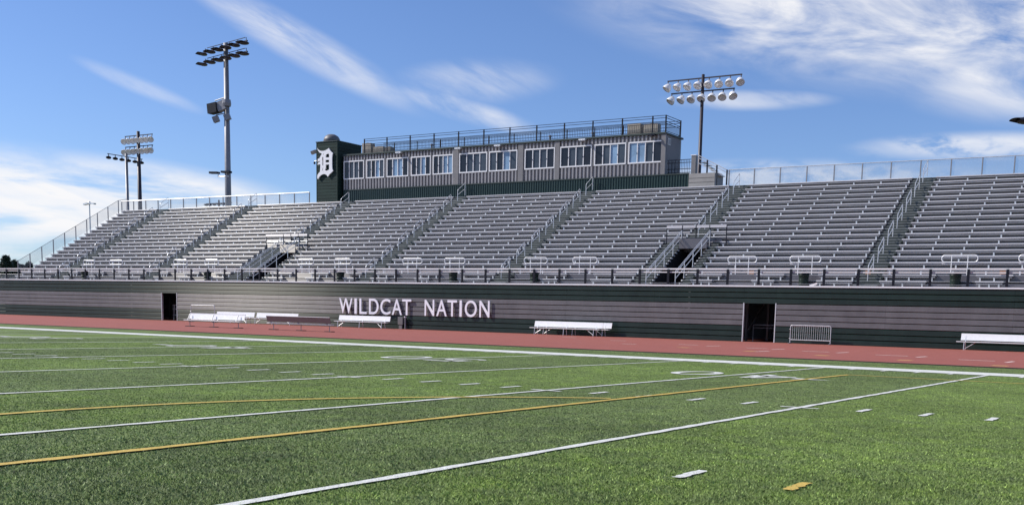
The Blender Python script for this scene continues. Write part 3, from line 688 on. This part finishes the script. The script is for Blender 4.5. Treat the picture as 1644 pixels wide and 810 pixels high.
for lp in [out_]+holes:
    s=cu.splines.new('POLY'); s.points.add(len(lp)-1); s.use_cyclic_u=True
    for pt,p in zip(s.points,lp): a,c=e2(p); pt.co=(a,c,0,1)
o=bpy.data.objects.new('e',cu); col.objects.link(o); bpy.context.view_layer.update()
me=bpy.data.meshes.new_from_object(o.evaluated_get(bpy.context.evaluated_depsgraph_get())); bpy.data.objects.remove(o)
me.transform(Matrix.Rotation(R(90),4,'X')); me.materials.clear(); me.materials.append(EMB); me.name='letter_shape'
eo=link(bpy.data.objects.new('letter_shape',me),em); eo.location=(0,TY-.14,0)
for z in (14.9,16.3): MB().box(-72.9,-72.8,TY-.1,TY-.02,z,z+.1).obj('mount',GALV,em)
# round vent on the tower, cameras, lamp
dz=thing('roof_ventilator','grey domed ventilator on top of the green tower','ventilator',(-73.4,51.9,TZ+.08))
MB().lathe([(.55,0),(.55,.25),(.72,.30),(.70,.55),(.56,.82),(.32,.98),(.05,1.03)],k=20).obj('dome',TRIMG,dz,True); MB().lathe([(.76,.27),(.76,.32)],k=20).obj('rim',TRIMG,dz); dz.scale=(1.15,1.15,1.0)
fl=thing('floodlight','small floodlight and camera on the left edge of the green tower','floodlight',(TX0-.02,TY+.2,16.4))
MB().tube([(0,0,.5),(-.35,0,.5)],.04,6).obj('arm',GALV,fl); MB().bar((-.75,-.15,.42),(-.3,.1,.62),.34,.3).obj('head',BEIGE,fl); MB().lathe([(.04,-.35),(.1,-.3),(.1,-.15),(.03,-.1)],(-.45,0,-.3)).obj('camera_dome',NAVY,fl); MB().tube([(0,0,-.3),(-.45,0,-.35)],.03,6).obj('arm',GALV,fl)
l2=thing('corner_lamp','small white lamp on the right side of the green tower','lamp',(TX1+.02,TY+1.2,16.05)); MB().lathe([(.05,-.1),(.14,-.05),(.15,.12),(.08,.2)]).obj('globe',WHITE,l2,True); MB().box(-.02,.04,-.05,.05,-.05,.15).obj('bracket',GALV,l2)
# ------------------------------------------------------------------ roof equipment
def ac(x,y,wd,lab,h=.8):
    t=thing('air_conditioner',lab,'air conditioner',(x,y,RT0),0,'air conditioning units on the press box roof')
    MB().box(-wd/2,wd/2,-.32,.32,.06,h).obj('casing',BEIGE,t)
    for k in range(5): MB().box(-wd/2+.06,wd/2-.06,-.335,-.322,.16+k*.11,.20+k*.11).obj('grille_slat',TRIMG,t)
    MB().lathe([(.22,h),(.22,h+.05)],k=12).obj('fan_guard',NAVY,t)
    for sx in (-1,1): MB().box(sx*wd/2*.8-.05,sx*wd/2*.8+.05,-.3,.3,0,.06).obj('foot',RUBBER,t)
ac(-39.1,52.3,1.25,'larger beige unit near the right end of the press box roof',1.15); ac(-37.5,52.3,1.3,'beige unit next to the right corner of the roof railing',1.05)
ac(-68.9,52.3,1.1,'taller beige unit beside the green tower on the roof',1.25); ac(-67.4,52.3,1.25,'low beige unit second from the green tower',.85); ac(-65.9,52.0,.6,'small unit third from the green tower',.7)
for x,l in ((-60.9,'thin vent pipe on the roof above the left windows'),(-47.6,'short vent pipe in the middle of the press box roof'),(-43.2,'vent pipe on the roof left of the beige units')):
    t=thing('vent_pipe',l,'vent pipe',(x,52.2,RT0)); MB().lathe([(.09,0),(.09,.6)],k=10).obj('pipe',GALVD,t); MB().lathe([(.15,.6),(.15,.72),(.05,.78)],k=10).obj('cap',GALVD,t)
# ------------------------------------------------------------------ light poles
def fixture_bowl(sz=1.):
    b=MB(); b.lathe([(.10,.42),(.22,.30),(.33,.10),(.38,-.10),(.36,-.14),(.30,-.05)],k=14); return b
bowl=fixture_bowl().mesh('lamp_bowl',LAMPGLASS); 
for p in bowl.polygons: p.use_smooth=True
def visor():
    b=MB(); b.v=[]; n=9
    pr=[]
    for i in range(n): A=R(200*i/(n-1)-10); pr.append((.42*math.cos(A),.30*math.sin(A)))
    for y in (0,-.75):
        for xx,zz in pr: b.v.append((xx*(1 if y==0 else .92),y,zz*(1 if y==0 else .55)-.1))
    for i in range(n-1): b.f.append((i,i+1,n+i+1,n+i))
    b.lathe([(.12,-.28),(.36,-.2),(.40,-.05),(.30,.12),(.12,.2)],k=12); return b
vis=visor().mesh('lamp_bowl',BRONZE)
# right pole
t=thing('light_pole','tall bronze floodlight pole with two rows of bright bowls right of the press box','light pole',(-34.7,56,0))
MB().tube([(0,0,0),(0,0,22.1)],.24,12,.13).obj('pole',BRONZE,t,True)
for (n_,z,x0,x1,sk) in ((8,21.8,-3.35,3.55,None),(7,20.72,-2.95,2.95,None)):
    MB().box(x0,x1,-.05,.05,z-.05,z+.05).obj('crossarm',BRONZE,t)
    for i in range(n_):
        x=x0+.06+(x1-x0-.12)*i/(n_-1); yaw=R(rnd.uniform(-12,12)-38+76*i/(n_-1))
        MB().bar((x,0,z-.05),(x-math.sin(yaw)*.0,-.12,z-.42),.07).obj('lamp_arm',BRONZE,t)
        o=inst('lamp_bowl',bowl,(x,-.2,z-.62),t); o.rotation_euler=(R(-38),0,yaw); o.scale=(1.0,1.0,1.05)
# far left pole with two rows
t=thing('light_pole','distant floodlight pole with two rows of bright bowls beyond the stand end','light pole',(-139.3,80,0))
MB().tube([(0,0,0),(0,0,27.6)],.42,12,.24).obj('pole',BRONZE,t,True)
for z in (27.0,25.4):
    MB().box(-3.1,3.3,-.06,.06,z-.06,z+.06).obj('crossarm',BRONZE,t)
    for i in range(7):
        x=-3+6.2*i/6; MB().bar((x,0,z-.05),(x,-.12,z-.5),.09).obj('lamp_arm',BRONZE,t)
        o=inst('lamp_bowl',bowl,(x,-.3,z-.8),t); o.rotation_euler=(R(-62),0,R(rnd.uniform(-20,20)+30)); o.scale=(1.25,1.25,1.25)
# far left pole with one row of dark lamps
t=thing('light_pole','distant pole with one row of dark lamps beyond the end of the stand','light pole',(-140,78.3,0))
MB().tube([(0,0,0),(0,0,24.1)],.30,12,.2).obj('pole',GALVD,t,True); MB().box(-.06,.06,-3.3,2.9,23.6,23.7).obj('crossarm',BRONZE,t)
for i in range(6):
    o=inst('lamp_bowl',vis,(0,-3.1+5.8*i/5,23.15),t); o.rotation_euler=(R(0),0,R(50)); o.scale=(.95,.95,.9)
    MB().bar((0,-3.1+5.8*i/5,23.6),(0,-3.1+5.8*i/5,23.2),.08).obj('lamp_arm',BRONZE,t)
# big pole behind the stand
t=thing('light_pole','thick galvanised floodlight pole carrying loudspeakers behind the stand','light pole',(-90.85,54,0))
MB().tube([(0,0,0),(0,0,29.9)],.42,14,.25).obj('pole',GALVD,t,True)
bd=Vector((-1.47,.29,0)).normalized()
for z in (29.55,28.45):
    MB().bar(bd*4.6+Vector((0,0,z)),bd*-4.3+Vector((0,0,z)),.13,.13).obj('crossarm',BRONZE,t)
    MB().bar(bd*3.9+Vector((0,0,z+.38)),bd*-3.9+Vector((0,0,z+.38)),.06,.06).obj('crossarm',BRONZE,t)
    for i in range(6):
        q=bd*(4.3-8.4*i/5); 
        o=inst('lamp_bowl',vis,(q.x,q.y-.25,z-.25),t); o.rotation_euler=(R(-4),0,R(-25+10*(i%3))); o.scale=(1.6,1.0,.55)
        MB().bar(q+Vector((0,0,z)),q+Vector((0,0,z+.38)),.05).obj('lamp_arm',BRONZE,t)
MB().bar((-2.0,-.6,22.95),(-.7,-.5,23.1),.9,1.05).obj('loudspeaker_horn',NAVY,t)
MB().bar((-.75,-.45,23.1),(.2,-.25,23.4),.7,1.0).obj('loudspeaker_back',GALVD,t)
MB().tube([(-1.5,-.3,23.9),(0,-.1,24.2)],.06).obj('speaker_strut',GALVD,t)
MB().lathe([(.45,-.3),(.5,0),(.45,.4)],(.2,-.2,23.5),12).obj('speaker_bracket',GALVD,t)
for x,z in ((-1.35,21.9),(.45,22.0)): MB().bar((x-.25,-.5,z-.1),(x+.25,-.2,z+.12),.55,.62).obj('small_speaker',GALVD,t)
MB().tube([(-1.35,-.3,22.35),(.2,-.2,22.5)],.05).obj('speaker_strut',GALVD,t)
for x in (-1.75,.15): MB().bar((x-.65,-.35,16.2),(x+.55,-.25,16.15),.5,.22).obj('low_floodlight',NAVY,t)
MB().tube([(-1.2,-.3,15.75),(.4,-.3,15.7)],.07).obj('floodlight_arm',GALV,t); MB().tube([(-1.2,-.3,15.75),(-1.2,-.3,16.1)],.06).obj('floodlight_arm',GALV,t)
# far lamps seen through the fence
t=thing('light_pole','far row of dark lamps seen through the fence beside the thick pole','light pole',(-144.4,100,0))
MB().tube([(0,0,0),(0,0,19.6)],.2,8,.14).obj('pole',BRONZE,t); MB().box(-3.2,3.2,-.05,.05,19.0,19.12).obj('crossarm',BRONZE,t)
for x in (-3,-2.1,-1,0.1,1.2,2.2): 
    o=inst('lamp_bowl',vis,(x,-.1,18.9),t); o.scale=(.8,.8,.8); o.rotation_euler=(0,0,R(30))
t=thing('parking_lamp','thin twin headed parking lamp post far beyond the stand end','street lamp',(-193.5,110,0))
MB().tube([(0,0,0),(0,0,21.4)],.16,8,.11).obj('pole',GALV,t)
for s in (-1,1): MB().bar((s*.25,0,21.5),(s*1.7,0,21.35),.6,.3).obj('lamp_head',GALV,t)
MB().lathe([(.3,21.3),(.35,21.6),(.1,21.9)],k=10).obj('hub',GALV,t)
# pole at the right, only a lamp reaches into view
t=thing('light_pole','floodlight pole right of the stand with one dark lamp in view','light pole',(-5.0,56,0))
MB().tube([(0,0,0),(0,0,22.1)],.24,12,.13).obj('pole',BRONZE,t,True)
q=onY(1627,194,55); 
for k,(z,xs) in enumerate(((q.z+.1,(-3.6,-2.2,-.8,.9,2.3,3.6)),)):
    MB().box(-3.7,3.7,-.05,.05,z-.05+.3,z+.05+.3).obj('crossarm',BRONZE,t)
    for x in xs:
        o=inst('lamp_bowl',vis,(x,-.4,z),t); o.scale=(1.3,1.4,1.0); o.rotation_euler=(0,0,R(-30)); MB().bar((x,0,z+.3),(x,-.2,z),.07).obj('lamp_arm',BRONZE,t)
# ------------------------------------------------------------------ benches
def bench(label,x0,x1,y,kind,back=WHITE,face=-1,z=.45,group='team benches along the wall'):
    L_=(x1-x0)/2; t=thing('team_bench',label,'bench',((x0+x1)/2,y,.012),0,group)
    MB().box(-L_,L_,-.15,.13,z-.045,z).obj('seat',WHITE,t)
    yb=.22 if face<0 else -.22
    b=MB(); s=1 if face<0 else -1; z0,z1=z+.06,z+(.45 if kind=='wall' else .40)
    inset=.18 if kind=='wall' else .12
    b.v=[(-L_+inset,yb,z0),(L_+.05,yb,z0),(L_+.05,yb+s*.10,z1),(-L_+inset,yb+s*.10,z1)]; b.v+=[(p[0],p[1]+.03,p[2]) for p in b.v]
    b.f=[(0,1,2,3),(7,6,5,4),(0,4,5,1),(1,5,6,2),(2,6,7,3),(3,7,4,0)]; b.obj('backrest',back,t)
    if kind=='skid':
        MB().box(-L_+inset,L_+.05,yb+s*.10-.01,yb+s*.10+.045,z1,z1+.03).obj('top_edge',WHITE,t)
        for i in range(3):
            x=-L_+.45+(2*L_-.7)*i/2
            MB().tube([(x,0,.03),(x,0,z-.05)],.022,6).obj('leg',GALVD,t); MB().box(x-.28,x+.28,-.16,.16,0,.045).obj('foot',RUBBER,t)
            MB().bar((x-.2,-.02*s,z-.05),(x-.2,yb-s*.03*(1 if face<0 else -.6),z1-.02),.05 if face<0 else .11,.04).obj('back_post',GALVD if face<0 else BROWN,t)
        MB().box(-L_+.4,L_-.2,-.02,.02,.0,.02).obj('foot_strip',RUBBER,t)  # thin black strip at ground level along the feet
    else:
        n=3
        for i in range(n):
            x=-L_+.45+(2*L_-.9)*i/(n-1)
            for yy in (-.16,.2): MB().tube([(x,yy*1.35,0),(x,yy,z-.05)],.022,6).obj('leg',GALV,t)
            MB().tube([(x,-.2,z-.06),(x,.22,z-.06)],.02,6).obj('leg_bar',GALV,t)
            MB().bar((x,yb-.02,z-.05),(x,yb+s*.06+.02,z+.3),.04).obj('back_post',GALV,t)
            if i!=1: MB().tube([(x+.03,-.18,.06),(x+(.6 if i==0 else -.6),-.05,z-.06)],.018,6).obj('leg_brace',GALV,t)
    return t
YA=16.75
xa=onY(297.5,514,YA).x; xb=onY(387,517,YA).x
bench('white bench on black skid feet standing out on the track',xa,xb,YA,'skid')
xc_=onY(431,516,YA).x; xd=onY(534,524,YA).x
bench('bench with dark brown back turned to the field on black skid feet',xc_,xd,YA,'skid',BROWN,1)
YB=33.2
bench('white bench by the wall behind the skid footed benches, first of a pair',onY(342,510,YB).x,onY(404,512,YB).x,YB,'wall',z=.5)
bench('white bench by the wall partly hidden by the dark backed bench',onY(406,512,YB).x,onY(474,514,YB).x,YB,'wall',z=.5)
bench('white bench by the wall under the word WILDCAT',onY(538,515,YB).x,onY(622,517,YB).x,YB,'wall',z=.5)
bench('front one of two white benches pushed together by the wall',onY(853,526,33.4).x,onY(965,530,33.4).x,33.3,'wall',z=.5)
bench('rear one of two white benches pushed together by the wall',onY(866,526,34.1).x,onY(978,530,34.1).x,34.1,'wall',z=.5)
bench('long white bench by the wall right of the steel barricade',onY(1536,546,33.9).x,1.2,33.9,'wall',z=.5)
t=thing('junction_box','small grey box and pipe on the wall beside a white bench','box',(onY(644,522,34.6).x,34.62,.012)); MB().box(-.28,.2,-.1,.12,.35,.95).obj('case',TRIMG,t); MB().tube([(.4,0,0),(.4,0,.9)],.06,8).obj('pipe',GALVD,t); MB().box(-.2,.1,-.06,.06,0,.35).obj('foot',TRIMG,t); MB().lathe([(.1,.9),(.1,1.0)],(.4,0,0),8).obj('pipe_cap',WHITE,t)
def barricade(label,x0,x1,y,h=1.15,pick=18,light=True,group='steel barricades by the wall'):
    W_=(x1-x0)/2; t=thing('crowd_barricade',label,'barricade',((x0+x1)/2,y,.012),0,group); r=.1
    pts=[(-W_,0,.05),(-W_,0,h-r),(-W_+.03,0,h-.03),(-W_+r,0,h),(W_-r,0,h),(W_-.03,0,h-.03),(W_,0,h-r),(W_,0,.05)]
    MB().tube(pts,.026,8).obj('frame',GALV,t); MB().tube([(-W_,0,.24),(W_,0,.24)],.024,8).obj('bottom_rail',GALV,t)
    me=MB().tube([(0,0,.24),(0,0,h)],.010,5).mesh('picket',GALV)
    for i in range(1,pick+1): inst('picket',me,(-W_+2*W_*i/(pick+1),0,0),t)
    for x in (-W_,W_): MB().box(x-.03,x+.03,-.3,.3,0,.05).obj('foot',GALVD,t); 
    for z in (.32,.9): MB().tube([(-W_-.08,0,z),(-W_,0,z)],.018,6).obj('hook',GALV,t)
barricade('galvanised crowd barricade beside the wide ground-level doorway',-18.05,-15.45,34.25)
barricade('thin framed barricade behind the white skid footed bench',onY(307,510,32.5).x,onY(344.5,510,32.5).x,32.5,1.45,0)
# inner rails seen in the doorways
t=thing('inner_barrier','dim steel barrier standing inside the wide doorway','barrier',(-20.4,37.2,.012)); MB().tube([(-1.3,0,0),(-1.3,0,1.1),(1.4,0,1.1),(1.4,0,0)],.03,6).obj('frame',GALV,t); MB().tube([(-1.3,0,.9),(1.4,0,.9)],.02,6).obj('rail',GALV,t)
t=thing('stored_steel_frame','stacked steel frames stored inside the narrow doorway','frame',(-78.0,36.0,.012))
for z in (.5,1.05,1.4): MB().bar((-.4,0,z),(.9,.2,z+.03),.08,.05).obj('bar',GALV,t)
for x in (-.3,.5): MB().tube([(x,0,0),(x,.1,1.45)],.03,6).obj('post',GALV,t)
# ------------------------------------------------------------------ far evergreens
def tree(x,y,h,rad,label,seed):
    t=thing('evergreen_tree',label,'tree',(x,y,-.08),0,'evergreens beyond the stand end'); rs=np.random.RandomState(seed)
    b=MB().tube([(0,0,0),(0,0,h*.9)],.3,8,.06)
    for i in range(14):
        a=rs.rand()*6.28; z=h*(.2+.6*rs.rand()); l=rad*(1.1-z/h); b.tube([(0,0,z),(l*math.cos(a),l*math.sin(a),z+.2*l)],.06,5,.02)
    b.obj('trunk',BARK,t)
    n=7000; z=h*(.12+.88*rs.rand(n)**1.1); a=rs.rand(n)*6.28; env=rad*(1.06-(z/h))**.75*(.78+.3*np.sin(3*a+z*1.3)+.15*np.sin(9*a-z*3))
    r=env*np.sqrt(rs.rand(n)); x_=r*np.cos(a); y_=r*np.sin(a); s=rs.uniform(.12,.34,n)
    d=rs.normal(0,1,(n,3,3)); v=np.stack([x_,y_,z],1)[:,None,:]+d*s[:,None,None]*.7
    me=bpy.data.meshes.new('crown'); me.from_pydata(v.reshape(-1,3).tolist(),[],np.arange(3*n).reshape(-1,3).tolist()); me.materials.append(LEAF); link(bpy.data.objects.new('crown',me),t)
q=onY(9,404,100); tree(q.x,100,q.z-.8,4.5,'tallest dark evergreen at the edge beyond the stand end',1)
q=onY(-14,412,104); tree(q.x,104,q.z,4.5,'dark evergreen left of the tallest one',2)
q=onY(22,418,108); tree(q.x,108,q.z,4.,'low evergreen right of the tallest one',3)
q=onY(46,421,112); tree(q.x,112,q.z,4.,'small evergreen behind the low end fence',4)
q=onY(34,425,118); tree(q.x,118,q.z,4.5,'evergreen half hidden behind the low end fence',5)
